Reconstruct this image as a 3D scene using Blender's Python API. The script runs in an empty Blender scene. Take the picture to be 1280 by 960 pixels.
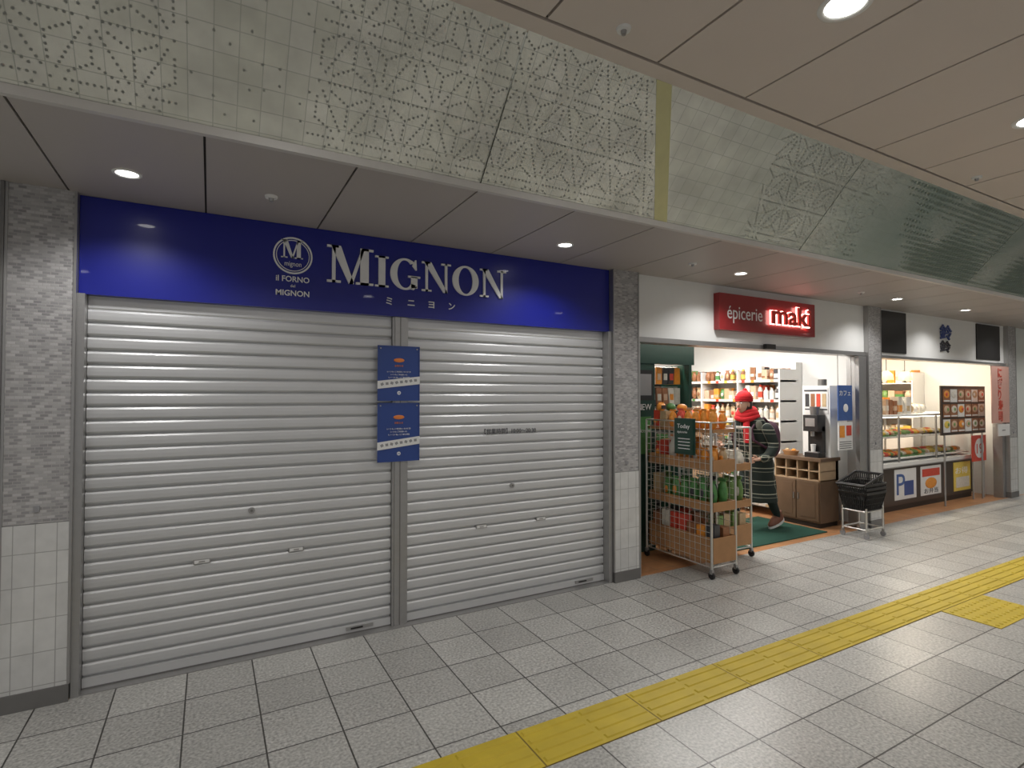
import bpy, math, random
from mathutils import Vector, Matrix
random.seed(7)
R = random.random
def U(a,b): return a+(b-a)*R()

# ---------------------------------------------------------------- materials
def new_mat(name):
    m=bpy.data.materials.new(name); m.use_nodes=True
    nt=m.node_tree; b=nt.nodes['Principled BSDF']
    return m,nt,b
def mat(name,col,rough=.5,metal=0.,emit=0.,nv=.06,ns=12.,bump=0.,coat=0.,ecol=None):
    m,nt,b=new_mat(name)
    tc=nt.nodes.new('ShaderNodeTexCoord'); no=nt.nodes.new('ShaderNodeTexNoise')
    no.inputs['Scale'].default_value=ns; no.inputs['Detail'].default_value=4
    nt.links.new(tc.outputs['Object'],no.inputs['Vector'])
    mx=nt.nodes.new('ShaderNodeMix'); mx.data_type='RGBA'
    mx.inputs[6].default_value=(*[max(0,c*(1-nv)) for c in col],1)
    mx.inputs[7].default_value=(*[min(1,c*(1+nv)) for c in col],1)
    nt.links.new(no.outputs['Fac'],mx.inputs[0]); nt.links.new(mx.outputs[2],b.inputs['Base Color'])
    b.inputs['Roughness'].default_value=rough; b.inputs['Metallic'].default_value=metal
    if coat: b.inputs['Coat Weight'].default_value=coat
    if emit:
        b.inputs['Emission Color'].default_value=(*(ecol or col),1); b.inputs['Emission Strength'].default_value=emit
    if bump:
        bp=nt.nodes.new('ShaderNodeBump'); bp.inputs['Strength'].default_value=bump
        nt.links.new(no.outputs['Fac'],bp.inputs['Height']); nt.links.new(bp.outputs[0],b.inputs['Normal'])
    return m
def brick_mat(name,c1,c2,cm,bw,rh,mort,axes='XY',rough=.4,metal=0.,off=0.,ox=0.,oy=0.,sy=1.,speck=0.,bump=.3,speckscale=160,smooth=.1,big=1.0):
    m,nt,b=new_mat(name); L=nt.links
    tc=nt.nodes.new('ShaderNodeTexCoord'); sp=nt.nodes.new('ShaderNodeSeparateXYZ'); cb=nt.nodes.new('ShaderNodeCombineXYZ')
    L.new(tc.outputs['Object'],sp.inputs[0])
    def add(src,val,mul=1.):
        n=nt.nodes.new('ShaderNodeMath'); n.operation='MULTIPLY_ADD'; L.new(src,n.inputs[0]); n.inputs[1].default_value=mul; n.inputs[2].default_value=val; return n.outputs[0]
    if axes=='XY': a,c=sp.outputs[0],sp.outputs[1]
    else:
        n=nt.nodes.new('ShaderNodeMath'); n.operation='ADD'; L.new(sp.outputs[0],n.inputs[0]); L.new(sp.outputs[1],n.inputs[1]); a=n.outputs[0]
        if axes=='PANEL': a=sp.outputs[0]
        c=sp.outputs[2]
    L.new(add(a,ox),cb.inputs[0]); L.new(add(c,oy,sy),cb.inputs[1])
    br=nt.nodes.new('ShaderNodeTexBrick'); L.new(cb.outputs[0],br.inputs['Vector'])
    br.offset=off; br.squash=1.; br.inputs['Scale'].default_value=1
    br.inputs['Color1'].default_value=(*c1,1); br.inputs['Color2'].default_value=(*c2,1); br.inputs['Mortar'].default_value=(*cm,1)
    br.inputs['Mortar Size'].default_value=mort; br.inputs['Mortar Smooth'].default_value=smooth
    br.inputs['Brick Width'].default_value=bw; br.inputs['Row Height'].default_value=rh
    out=br.outputs['Color']
    if speck:
        no=nt.nodes.new('ShaderNodeTexNoise'); no.inputs['Scale'].default_value=speckscale; no.inputs['Detail'].default_value=3
        L.new(tc.outputs['Object'],no.inputs['Vector'])
        no2=nt.nodes.new('ShaderNodeTexNoise'); no2.inputs['Scale'].default_value=2.2; no2.inputs['Detail'].default_value=5
        L.new(tc.outputs['Object'],no2.inputs['Vector'])
        ad=nt.nodes.new('ShaderNodeMath'); ad.operation='MULTIPLY_ADD'; L.new(no2.outputs['Fac'],ad.inputs[0]); ad.inputs[1].default_value=big; L.new(no.outputs['Fac'],ad.inputs[2])
        mr=nt.nodes.new('ShaderNodeMapRange'); L.new(ad.outputs[0],mr.inputs[0]); mid=.5+.5*big; mr.inputs[1].default_value=mid-.22; mr.inputs[2].default_value=mid+.22
        mr.inputs[3].default_value=1-speck; mr.inputs[4].default_value=1+speck
        vm=nt.nodes.new('ShaderNodeVectorMath'); vm.operation='SCALE'; L.new(out,vm.inputs[0]); L.new(mr.outputs[0],vm.inputs['Scale']); out=vm.outputs[0]
    L.new(out,b.inputs['Base Color'])
    b.inputs['Roughness'].default_value=rough; b.inputs['Metallic'].default_value=metal
    if bump:
        inv=nt.nodes.new('ShaderNodeMath'); inv.operation='SUBTRACT'; inv.inputs[0].default_value=1; L.new(br.outputs['Fac'],inv.inputs[1])
        bp=nt.nodes.new('ShaderNodeBump'); bp.inputs['Strength'].default_value=bump; bp.inputs['Distance'].default_value=.004
        L.new(inv.outputs[0],bp.inputs['Height']); L.new(bp.outputs[0],b.inputs['Normal'])
    return m,nt,b,out

M={}
M['floor'],_,_,_=brick_mat('granite_tile_floor',(.47,.465,.44),(.37,.365,.345),(.06,.057,.052),.335,.335,.004,'XY',rough=.32,ox=-.24,oy=.06,speck=.38,bump=.4,speckscale=70,big=.22)
M['shopfloor'],_,_,_=brick_mat('terracotta_floor',(.55,.28,.13),(.46,.22,.10),(.3,.2,.12),.2,.2,.003,'XY',rough=.35,speck=.1)
M['mosaic'],_,_,_=brick_mat('mosaic_tile',(.50,.49,.49),(.25,.245,.25),(.40,.39,.38),.034,.0155,.0016,'XZ',rough=.3,off=.5,bump=.4)
M['wtile'],_,_,_=brick_mat('white_wall_tile',(.66,.66,.645),(.60,.60,.59),(.40,.40,.39),.088,.17,.0022,'XZ',rough=.25,off=0,oy=.06,speck=.06,bump=.6,speckscale=14)
mp,nt,b,out=brick_mat('champagne_panel',(.76,.765,.70),(.70,.71,.63),(.54,.56,.51),.088,.088,.0020,'PANEL',rough=.24,metal=.5,sy=1.32,speck=.16,bump=.15,speckscale=5)
L=nt.links
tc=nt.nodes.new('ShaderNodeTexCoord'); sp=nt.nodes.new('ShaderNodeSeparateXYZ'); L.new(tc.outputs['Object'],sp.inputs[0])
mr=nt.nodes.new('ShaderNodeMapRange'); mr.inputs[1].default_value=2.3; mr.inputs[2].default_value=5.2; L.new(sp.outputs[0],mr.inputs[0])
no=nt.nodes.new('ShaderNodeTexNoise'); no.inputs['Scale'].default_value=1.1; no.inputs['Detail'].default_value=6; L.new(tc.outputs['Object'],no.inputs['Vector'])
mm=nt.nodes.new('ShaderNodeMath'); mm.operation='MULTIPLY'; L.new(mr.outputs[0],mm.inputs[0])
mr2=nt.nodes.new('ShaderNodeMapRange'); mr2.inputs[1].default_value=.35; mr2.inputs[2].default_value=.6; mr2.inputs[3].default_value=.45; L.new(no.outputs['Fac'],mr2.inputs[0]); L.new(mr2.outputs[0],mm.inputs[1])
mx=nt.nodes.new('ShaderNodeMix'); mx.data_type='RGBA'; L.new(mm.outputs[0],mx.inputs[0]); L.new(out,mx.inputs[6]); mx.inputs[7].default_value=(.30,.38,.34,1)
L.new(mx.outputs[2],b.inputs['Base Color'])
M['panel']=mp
M['dot']=mat('panel_dot',(.27,.28,.26),.5,.2)
M['reflection_stripe']=mat('panel_reflection_stripe',(.60,.575,.31),.35,.4,nv=.1)
M['ceil']=mat('ceiling_panel_beige',(.66,.585,.525),.55,nv=.02,ns=3)
M['soffit']=mat('soffit_panel_grey',(.43,.395,.37),.5,nv=.02,ns=3)
M['dark']=mat('groove_black',(.02,.018,.016),.8)
M['white']=mat('white_paint',(.78,.78,.76),.45,nv=.02)
M['offw']=mat('offwhite_wall',(.68,.71,.68),.5,nv=.03,ns=2)
M['trimw']=mat('trim_white',(.55,.53,.50),.4)
M['steel']=mat('brushed_steel',(.40,.395,.39),.38,.75,nv=.08,ns=30)
M['steeld']=mat('steel_dark',(.22,.215,.21),.4,.6)
M['chrome']=mat('chrome_wire',(.66,.65,.62),.28,.8)
M['shutter']=mat('shutter_slat_paint',(.60,.605,.61),.38,.3,nv=.06,ns=2.5)
M['blue']=mat('sign_blue',(.006,.012,.24),.33,nv=.05,coat=.3)
M['letter']=mat('letter_white',(.85,.85,.85),.4)
M['lamp']=mat('lamp_emitter',(1,.97,.9),.5,emit=14,ecol=(1,.97,.92))
M['lampw']=mat('shop_lamp_emitter',(1,.95,.85),.5,emit=6,ecol=(1,.92,.78))
M['yellow']=mat('tactile_yellow',(.52,.385,.02),.55,nv=.2,ns=7)
M['yellowd']=mat('tactile_yellow_base',(.20,.14,.02),.6,nv=.15,ns=9)
M['posterb']=mat('poster_blue',(.015,.05,.24),.35,coat=.4)
M['orange']=mat('orange_print',(.75,.22,.05),.5)
M['paper']=mat('paper_white',(.74,.74,.73),.6)
M['ink']=mat('ink_dark',(.05,.05,.06),.6)
M['inkg']=mat('ink_grey',(.28,.28,.29),.6)
M['red']=mat('sign_red',(.28,.018,.02),.35,coat=.3)
M['redl']=mat('letter_red',(.50,.03,.02),.4,emit=.1)
M['glow']=mat('backlit_white',(1,.8,.75),.5,emit=5,ecol=(1,.62,.55))
M['dgreen']=mat('dark_green_panel',(.01,.05,.035),.4)
M['green']=mat('green_mat',(.012,.065,.045),.95,nv=.3,ns=120,bump=.4)
M['wood']=mat('crate_wood',(.40,.21,.09),.55,nv=.25,ns=9)
M['woodd']=mat('counter_wood',(.16,.10,.06),.5,nv=.25,ns=7)
M['woodl']=mat('light_wood',(.48,.34,.21),.5,nv=.15)
M['black']=mat('black_plastic',(.018,.017,.017),.4)
M['brown']=mat('dark_brown_panel',(.05,.034,.026),.35)
M['skin']=mat('skin',(.62,.38,.28),.55)
M['hair']=mat('hair_dark',(.03,.02,.018),.6)
M['hat']=mat('red_knit',(.50,.012,.018),.9,nv=.3,ns=90,bump=.5)
M['trouser']=mat('dark_trousers',(.012,.022,.02),.85)
M['shoe']=mat('brown_shoe',(.20,.08,.05),.6)
M['pack']=mat('backpack_purple',(.06,.016,.035),.6,nv=.2)
M['hexd']=mat('panel_hex',(.19,.25,.21),.3,.4,nv=.3,ns=3)
pal=[(.62,.07,.04),(.78,.30,.04),(.75,.56,.10),(.08,.24,.07),(.64,.62,.55),(.70,.66,.58),(.30,.13,.06),(.045,.045,.05),(.52,.38,.22),(.50,.09,.13),(.17,.30,.09),(.60,.43,.30),(.74,.72,.68),(.05,.11,.32)]
PAL=[mat('package_%d'%i,c,.4,nv=.25,ns=40) for i,c in enumerate(pal)]
PALF=[PAL[i] for i in (0,1,2,4,5,8,11,12,3,4)]
PALW=[PAL[i] for i in (4,5,12,8,11,12,2,4,3,6,5,12,10,1)]
PALO=[PAL[i] for i in (1,1,0,1,8,11)]
PALD=[PAL[i] for i in (7,7,6,0,3,1)]
PALG=[PAL[i] for i in (3,10,10,12,5,3)]
PALB=[PAL[i] for i in (8,6,11,6,5,8,4,7,1)]
mg=bpy.data.materials.new('clear_glass'); mg.use_nodes=True; nt=mg.node_tree; nt.nodes.clear()
o=nt.nodes.new('ShaderNodeOutputMaterial'); mxs=nt.nodes.new('ShaderNodeMixShader'); tr=nt.nodes.new('ShaderNodeBsdfTransparent'); gl=nt.nodes.new('ShaderNodeBsdfGlossy'); gl.inputs['Roughness'].default_value=.03
mxs.inputs[0].default_value=.07; nt.links.new(tr.outputs[0],mxs.inputs[1]); nt.links.new(gl.outputs[0],mxs.inputs[2]); nt.links.new(mxs.outputs[0],o.inputs[0])
M['glass']=mg
m,nt,b=new_mat('plaid_wool'); L=nt.links
tc=nt.nodes.new('ShaderNodeTexCoord'); sp=nt.nodes.new('ShaderNodeSeparateXYZ'); L.new(tc.outputs['Object'],sp.inputs[0])
def mth(op,a,b_=None,c=None):
    n=nt.nodes.new('ShaderNodeMath'); n.operation=op
    for i,v in enumerate((a,b_,c)):
        if v is None: continue
        if isinstance(v,(int,float)): n.inputs[i].default_value=v
        else: L.new(v,n.inputs[i])
    return n.outputs[0]
def line(src,per,w): return mth('LESS_THAN',mth('FRACT',mth('MULTIPLY',src,1/per)),w)
h=line(sp.outputs[2],.15,.07); h2=line(mth('ADD',sp.outputs[2],.04),.15,.05)
dv=mth('ADD',mth('MULTIPLY',sp.outputs[0],.8),mth('MULTIPLY',sp.outputs[1],1.0)); v=line(dv,.16,.08)
tot=mth('MINIMUM',mth('ADD',mth('ADD',mth('MULTIPLY',h,.6),mth('MULTIPLY',h2,.35)),mth('MULTIPLY',v,.35)),1)
mx=nt.nodes.new('ShaderNodeMix'); mx.data_type='RGBA'; L.new(tot,mx.inputs[0]); mx.inputs[6].default_value=(.012,.02,.017,1); mx.inputs[7].default_value=(.50,.50,.40,1)
L.new(mx.outputs[2],b.inputs['Base Color']); b.inputs['Roughness'].default_value=.9
M['plaid']=m

# ---------------------------------------------------------------- mesh builder
col=bpy.context.scene.collection
class B:
    def __init__(s,name): s.name=name; s.v=[]; s.f=[]; s.mi=[]; s.mats=[]; s.sm=[]
    def k(s,m):
        m=M[m] if isinstance(m,str) else m
        if m not in s.mats: s.mats.append(m)
        return s.mats.index(m)
    def raw(s,vs,fs,m,smooth=False):
        o=len(s.v); s.v+= [tuple(p) for p in vs]; k=s.k(m)
        for f in fs: s.f.append([i+o for i in f]); s.mi.append(k); s.sm.append(smooth)
    def box(s,x0,x1,y0,y1,z0,z1,m,mx=None):
        vs=[Vector((x,y,z)) for x in (x0,x1) for y in (y0,y1) for z in (z0,z1)]
        if mx is not None: vs=[mx@p for p in vs]
        s.raw(vs,[(0,1,3,2),(4,6,7,5),(0,4,5,1),(2,3,7,6),(0,2,6,4),(1,5,7,3)],m)
    def cbox(s,c,d,m,rz=0,rx=0,ry=0):
        mx=Matrix.Translation(c)@Matrix.Rotation(rz,4,'Z')@Matrix.Rotation(ry,4,'Y')@Matrix.Rotation(rx,4,'X')
        s.box(-d[0]/2,d[0]/2,-d[1]/2,d[1]/2,-d[2]/2,d[2]/2,m,mx)
    def cyl(s,p0,p1,r,m,n=10,r2=None,smooth=True):
        p0=Vector(p0);p1=Vector(p1); r2=r if r2 is None else r2
        d=(p1-p0).normalized(); a=d.orthogonal().normalized(); c=d.cross(a)
        vs=[]
        for p,q in ((p0,r),(p1,r2)):
            for i in range(n):
                t=2*math.pi*i/n; vs.append(p+a*math.cos(t)*q+c*math.sin(t)*q)
        s.raw(vs,[(i,(i+1)%n,n+(i+1)%n,n+i) for i in range(n)],m,smooth)
        s.raw(vs[:n],[tuple(range(n))[::-1]],m); s.raw(vs[n:],[tuple(range(n))],m)
    def ell(s,c,r,m,n=12,k=8,fn=None):
        vs=[];fs=[]
        for j in range(k+1):
            ph=math.pi*j/k
            for i in range(n):
                t=2*math.pi*i/n
                d=Vector((math.sin(ph)*math.cos(t),math.sin(ph)*math.sin(t),math.cos(ph)))
                p=Vector((d.x*r[0],d.y*r[1],d.z*r[2]))
                if fn: p=fn(d,p)
                vs.append(p+Vector(c))
        for j in range(k):
            for i in range(n): fs.append((j*n+i,(j+1)*n+i,(j+1)*n+(i+1)%n,j*n+(i+1)%n))
        s.raw(vs,fs,m,True)
    def loft(s,rings,m,n=28,cap=True):
        vs=[];fs=[]
        for (cx,cy,cz,rx,ry) in rings:
            for i in range(n):
                t=2*math.pi*i/n; vs.append((cx+rx*math.cos(t),cy+ry*math.sin(t),cz))
        for j in range(len(rings)-1):
            for i in range(n): fs.append((j*n+i,j*n+(i+1)%n,(j+1)*n+(i+1)%n,(j+1)*n+i))
        s.raw(vs,fs,m,True)
        if cap:
            s.raw(vs[:n],[tuple(range(n))],m); s.raw(vs[-n:],[tuple(range(n))],m)
    def plate(s,polys,x,z,yf,yb,m,sc=1.,sx=1.):
        for p in polys:
            n=len(p)
            vs=[(x+a*sc*sx,yf,z+b_*sc) for a,b_ in p]+[(x+a*sc*sx,yb,z+b_*sc) for a,b_ in p]
            s.raw(vs,[tuple(range(n)),tuple(range(n,2*n))[::-1]]+[(i,n+i,n+(i+1)%n,(i+1)%n) for i in range(n)],m)
    def text(s,t,x,z,y,size,m,width=None,depth=.001,off=0.,face='F',align='L'):
        cu=bpy.data.curves.new('t','FONT'); cu.body=t; cu.size=size; cu.extrude=depth; cu.offset=off; cu.resolution_u=3
        ob=bpy.data.objects.new('t',cu); col.objects.link(ob)
        bpy.context.view_layer.update()
        dg=bpy.context.evaluated_depsgraph_get(); me=bpy.data.meshes.new_from_object(ob.evaluated_get(dg))
        pts=[v.co.copy() for v in me.vertices]; fs=[tuple(p.vertices) for p in me.polygons]
        bpy.data.objects.remove(ob); bpy.data.curves.remove(cu)
        if not pts: return
        xa=min(p.x for p in pts); xb=max(p.x for p in pts); w=max(xb-xa,1e-5); k=(width/w) if width else 1.
        sh=0 if align=='L' else -w*k/2
        out=[]
        for p in pts:
            a=(p.x-xa)*k+sh
            if face=='F': out.append((x+a,y-p.z,z+p.y))
            else: out.append((x-p.z,y-a,z+p.y))
        s.raw(out,fs,m); bpy.data.meshes.remove(me)
    def done(s,parent=None,bevel=0,loc=None):
        me=bpy.data.meshes.new(s.name); me.from_pydata(s.v,[],s.f); me.update()
        for m in s.mats: me.materials.append(m)
        me.polygons.foreach_set('material_index',s.mi); me.polygons.foreach_set('use_smooth',s.sm)
        ob=bpy.data.objects.new(s.name,me); col.objects.link(ob)
        if bevel:
            bv=ob.modifiers.new('b','BEVEL'); bv.width=bevel; bv.segments=2; bv.limit_method='ANGLE'
        if parent: ob.parent=parent
        return ob
def empty(name,loc=(0,0,0),rz=0):
    e=bpy.data.objects.new(name,None); e.location=loc; e.rotation_euler=(0,0,rz); e.empty_display_size=.2; col.objects.link(e); return e

def item(b,x,y,z,s,pals,kinds='bpgc'):
    m=random.choice(pals); k=random.choice(kinds)
    if k=='b':
        w,d,h=s*U(.6,.95),s*U(.5,.9),s*U(.7,1.5); b.cbox((x,y,z+h/2),(w,d,h),m,rz=U(-.3,.3))
        b.cbox((x,y,z+h*.55),(w*1.01,d*1.01,h*.3),random.choice(pals),rz=0)
    elif k=='p':
        h=s*U(.8,1.5); b.ell((x,y,z+h/2),(s*.46,s*.40,h/2),m,8,6); b.cbox((x,y,z+h*.95),(s*.5,s*.06,s*.16),m,rz=U(-.6,.6))
        b.cbox((x,y,z+h*.5),(s*.5,s*.80,h*.4),random.choice(pals))
    elif k=='g':
        h=s*U(.5,.8); b.ell((x,y,z+h/2),(s*.48,s*.45,h/2),m,8,6)
    elif k=='t':
        h=s*U(1.1,1.7); b.cbox((x,y,z+h/2),(s*.25,s*.95,h),m,rz=U(-.3,.3),ry=U(-.2,.2)); b.cbox((x,y,z+h*.5),(s*.27,s*.6,h*.45),random.choice(pals),rz=U(-.2,.2))
    else:
        h=s*U(1.,1.6); b.cyl((x,y,z),(x,y,z+h*.7),s*.3,m,8); b.cyl((x,y,z+h*.7),(x,y,z+h),s*.3,m,8,r2=s*.12); b.cyl((x,y,z+h*.15),(x,y,z+h*.5),s*.31,random.choice(pals),8)
def goods(b,x0,x1,y0,y1,z,s,pals,kinds='bpgc',p=.95):
    nx=max(1,int((x1-x0)/s)); ny=max(1,int((y1-y0)/s))
    for i in range(nx):
        for j in range(ny):
            if R()<p: item(b,x0+(i+.5)*(x1-x0)/nx+U(-.1,.1)*s,y0+(j+.5)*(y1-y0)/ny+U(-.1,.1)*s,z,s,pals,kinds)
def pack(b,x,y,z,w,h,pals,kinds):
    m=random.choice(pals); l=random.choice(pals); k=random.choice(kinds); d=w*U(.7,.95)
    if k=='b':
        b.cbox((x,y,z+h/2),(d,w,h),m,rz=U(-.12,.12)); a=U(.3,.6)
        b.cbox((x,y,z+h*a),(d*1.03,w*1.03,h*U(.15,.4)),l)
    elif k=='p':   # pillow bag: puffed body with flat crimped seals
        b.ell((x,y,z+h*.47),(d*.42,w*.54,h*.45),m,10,8)
        b.cbox((x,y,z+h*.95),(d*.12,w*.85,h*.10),m,rz=U(-.2,.2)); b.ell((x-.006,y-.006,z+h*.47),(d*.42,w*.36,h*.25),l,10,6)
    else:
        r=w*.42; b.cyl((x,y,z),(x,y,z+h*.68),r,m,10); b.cyl((x,y,z+h*.68),(x,y,z+h*.86),r,m,10,r2=r*.4); b.cyl((x,y,z+h*.86),(x,y,z+h),r*.45,l,8); b.cyl((x,y,z+h*.18),(x,y,z+h*.55),r*1.03,l,10)
def fill(b,x0,x1,y0,y1,z,w,h0,h1,pals,kinds='bbppc'):
    nx=max(1,int((x1-x0)/(w*.95))); ny=max(1,int((y1-y0)/(w*.98)))
    for j in range(ny):
        if j%3==0: m3=[random.choice(pals),random.choice(pals)]; kk=random.choice(kinds); hh_=U(h0,h1)
        for i in range(nx):
            pack(b,x0+(i+.5)*(x1-x0)/nx,y0+(j+.5)*(y1-y0)/ny,z,w*U(.85,1),hh_*U(.92,1.04),m3 if R()<.7 else pals,kk if R()<.7 else kinds)
def fillx(b,x0,x1,y0,y1,z,w,h0,h1,pals,kinds='bbppc'):
    nx=max(1,int((x1-x0)/(w*.98))); ny=max(1,int((y1-y0)/(w*.95)))
    for i in range(nx):
        if i%3==0: m3=[random.choice(pals),random.choice(pals)]; kk=random.choice(kinds); hh_=U(h0,h1)
        for j in range(ny):
            pack(b,x0+(i+.5)*(x1-x0)/nx,y0+(j+.5)*(y1-y0)/ny,z,w*U(.85,1),hh_*U(.92,1.04),m3 if R()<.7 else pals,kk if R()<.7 else kinds)

# ---------------------------------------------------------------- shell
XL,XR=-5.,20.
b=B('floor'); b.box(XL,XR,-9,-.08,-.1,0,'floor'); b.done()
b=B('floor_shop'); b.box(XL,XR,-.08,3.3,-.1,0,'shopfloor'); b.done()
PIL=[(-.91,-.635),(3.035,3.31),(6.98,7.26),(10.93,11.21)]
ZS=2.69
b=B('ceiling')
b.box(XL,XR,-9,-1.66,3.27,3.4,'dark')
b.box(XL,XR,-1.76,-1.655,3.25,3.28,'ceil')
x=1.27-.655*9
while x<XR:
    for (ya,yb) in ((-4.4,-1.778),(-7.1,-4.412),(-9,-7.112)):
        b.box(x+.007,x+.648,ya,yb,3.25,3.28,'ceil')
    x+=.655
b.done()
b=B('ceiling_soffit')
b.box(XL,XR,-1.16,.1,ZS+.012,ZS+.1,'dark')
x=1.24-.635*9
while x<XR:
    b.box(x+.005,x+.630,-1.16,.1,ZS,ZS+.02,'soffit'); x+=.635
b.done()
b=B('trim_soffit'); b.box(XL,XR,-1.185,-1.155,ZS-.006,ZS+.03,'trimw'); b.done()
P0=Vector((0,-1.180,2.722)); P1=Vector((0,-1.67,3.25)); SL=(P1-P0).length; SD=(P1-P0).normalized(); SN=Vector((0,-SD.z,SD.y))
if SN.y>0: SN=-SN
b=B('wall_upper_fascia')
js=[1.24+2.73*k for k in range(-3,8)]
for a,c in zip(js[:-1],js[1:]):
    a+=.004; c-=.004
    q=[(a,P0.y,P0.z),(c,P0.y,P0.z),(c,P1.y,P1.z),(a,P1.y,P1.z)]
    q2=[(p[0],p[1]+.03,p[2]+.01) for p in q]
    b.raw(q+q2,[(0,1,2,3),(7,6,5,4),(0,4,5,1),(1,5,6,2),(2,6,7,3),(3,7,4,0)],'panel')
b.box(XL,XR,-1.16,-1.10,2.72,3.30,'dark')
def onp(x,t,e=.0015):
    p=P0+SD*t+SN*e; return (x,p.y,p.z)
b.raw([onp(2.47,0),onp(2.58,0),onp(2.13,SL),onp(2.02,SL)],[(0,1,2,3)],'reflection_stripe')  # slanted yellow reflection, painted on the fascia as flat colour
E=.26; H=E*math.sqrt(3)/2; dots=set()
def ldots(p,q,sp,tr0=1,tr1=0):
    n=int(round((Vector(q)-Vector(p)).length/sp))
    for i in range(tr0,n+1-tr1):
        t=i/n; x=p[0]+(q[0]-p[0])*t; y=p[1]+(q[1]-p[1])*t
        dots.add((round(x,3),round(y,3)))
for r in range(-1,4):
    for c in range(-16,40):
        x=c*E+(r%2)*E/2; y=r*H+.06
        A=(x,y);Bp=(x+E,y);C=(x+E/2,y+H);D=(x-E/2,y+H)
        dots.add((round(x,3),round(y,3)))
        for q in (Bp,C,D): ldots(A,q,.0217,2,2)
        g=(x+E/2,y+H/3); g2=(x,y+2*H/3)
        for q in (A,Bp,C): ldots(q,g,.0214,3,0)
        for q in (A,C,D): ldots(q,g2,.0214,3,0)
vs=[];fs=[]
for (x,y) in sorted(dots):
    if not(.006<y<SL-.006): continue
    if 2.0-(y/SL-1)*.45<x<3.1-(y/SL-1)*.2: continue
    if -.12<x<.38 and R()<.92: continue
    if x>4.5 or x<-3: continue
    if x>4.0 and R()<.5: continue
    r=.0056; o=len(vs)
    for i in range(6):
        t=i*math.pi/3; vs.append(onp(x+r*math.cos(t),y+r*math.sin(t),.002))
    fs.append(tuple(range(o,o+6)))
b.raw(vs,fs,'dot')
vs=[];fs=[]
from mathutils import noise
for r in range(0,24):
    for c in range(0,210):
        x=4.5+c*.05+(r%2)*.025; y=r*.0433
        w=noise.fractal(Vector((x*.9,y*1.6,3.1)),1.0,2.0,4)+.12-(.5*(y/SL-.5))
        if x<5.2: w-=(5.2-x)*.6
        if w<0 or y>SL-.02 or y<.02: continue
        rr=.008+.016*min(1,w*2.2)
        o=len(vs)
        for i in range(6):
            t=i*math.pi/3+.52; vs.append(onp(x+rr*math.cos(t),y+rr*math.sin(t),.002))
        fs.append(tuple(range(o,o+6)))
b.raw(vs,fs,'hexd')
b.done()
b=B('wall_back'); b.box(XL,XR,3.2,3.3,0,2.8,'white'); b.done()
b=B('wall_partition')
for (a,c) in PIL: b.box((a+c)/2-.05,(a+c)/2+.05,.09,3.2,0,2.69,'white')
b.done()
b=B('ceiling_shop'); b.box(XL,XR,.1,3.2,2.62,2.69,'white'); b.done()
b=B('wall_left'); b.box(XL,-.935,-.09,.1,0,ZS,'offw'); b.box(-.935,-.919,-.115,.1,0,ZS,'steeld'); b.done()
b=B('wall_front'); b.box(11.22,XR,-.06,.08,0,ZS,'offw'); b.done()
b=B('wall_right'); b.box(XR,XR+.1,-9,.1,0,3.4,'offw'); b.done()
for i,(a,c) in enumerate(PIL):
    b=B('tiled_pillar')
    b.box(a,c,-.10,.08,.94,ZS,'mosaic'); b.box(a,c,-.104,.08,.09,.937,'wtile')
    b.box(a-.004,c+.004,-.112,.08,0,.09,'steeld')
    b.box(a-.008,a+.004,-.106,.08,.09,ZS,'steel'); b.box(c-.004,c+.008,-.106,.08,.09,ZS,'steel')
    b.box((a+c)/2-.012,(a+c)/2+.012,-.108,-.10,1.0,1.03,'inkg')
    b.done()

# ---------------------------------------------------------------- bay 1: shutters
def shutter(name,x0,x1,locks,slots,hx):
    e=B(name); prof=[(0,.0),(-.012,.003),(-.012,.010),(.003,.013),(.009,.022),(.010,.045),(.009,.066),(.003,.076)]
    pts=[]; z=.06
    while z<2.04:
        for o,dz in prof: pts.append((-o,z+dz))
        z+=.0775
    pts+= [(0,z),(-.006,z+.01),(-.006,2.15)]
    vs=[];fs=[]
    for (y,z) in pts: vs+=[(x0,y,z),(x1,y,z)]
    for i in range(len(pts)-1): fs.append((2*i,2*i+1,2*i+3,2*i+2))
    e.raw(vs,fs,'shutter')
    e.box(x0,x1,-.016,.02,.012,.062,'shutter'); e.box(x0,x1,-.020,.022,.0065,.013,'steeld')
    for (x,z) in locks:
        e.cyl((x,-.022,z),(x,-.008,z),.019,'steel',16); e.cyl((x,-.026,z),(x,-.02,z),.008,'steeld',12)
    for (x,z) in slots:
        e.box(x-.045,x+.045,-.014,-.006,z-.013,z+.013,'steel'); e.box(x-.039,x+.039,-.016,-.010,z-.009,z+.009,'paper'); e.box(x-.016,x+.016,-.018,-.01,z-.004,z+.004,'steel')
    e.box(hx-.09,hx+.09,-.026,-.014,.030,.052,'steel'); e.box(hx-.06,hx+.02,-.029,-.02,.036,.046,'black')
    e.done()
shutter('rolling_shutter',-.59,1.113,[(.234,.888)],[(-.03,.613),(.496,.613)],.90)
shutter('rolling_shutter',1.227,2.985,[(2.08,.894)],[(1.815,.604),(2.348,.606)],2.77)
b=B('trim_1')
b.box(-.627,-.592,-.085,.06,0,2.15,'steel'); b.box(2.987,3.023,-.085,.06,0,2.15,'steel')
b.box(1.115,1.225,-.035,.05,0,2.15,'steel'); b.box(1.130,1.210,-.042,-.03,0,2.15,'steel'); b.box(1.165,1.172,-.044,-.04,0,2.15,'steeld')
b.box(-.627,3.023,-.08,.06,0,.006,'steel')
b.done()
def rect(a,c,d,e): return [(a,d),(c,d),(c,e),(a,e)]
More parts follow.
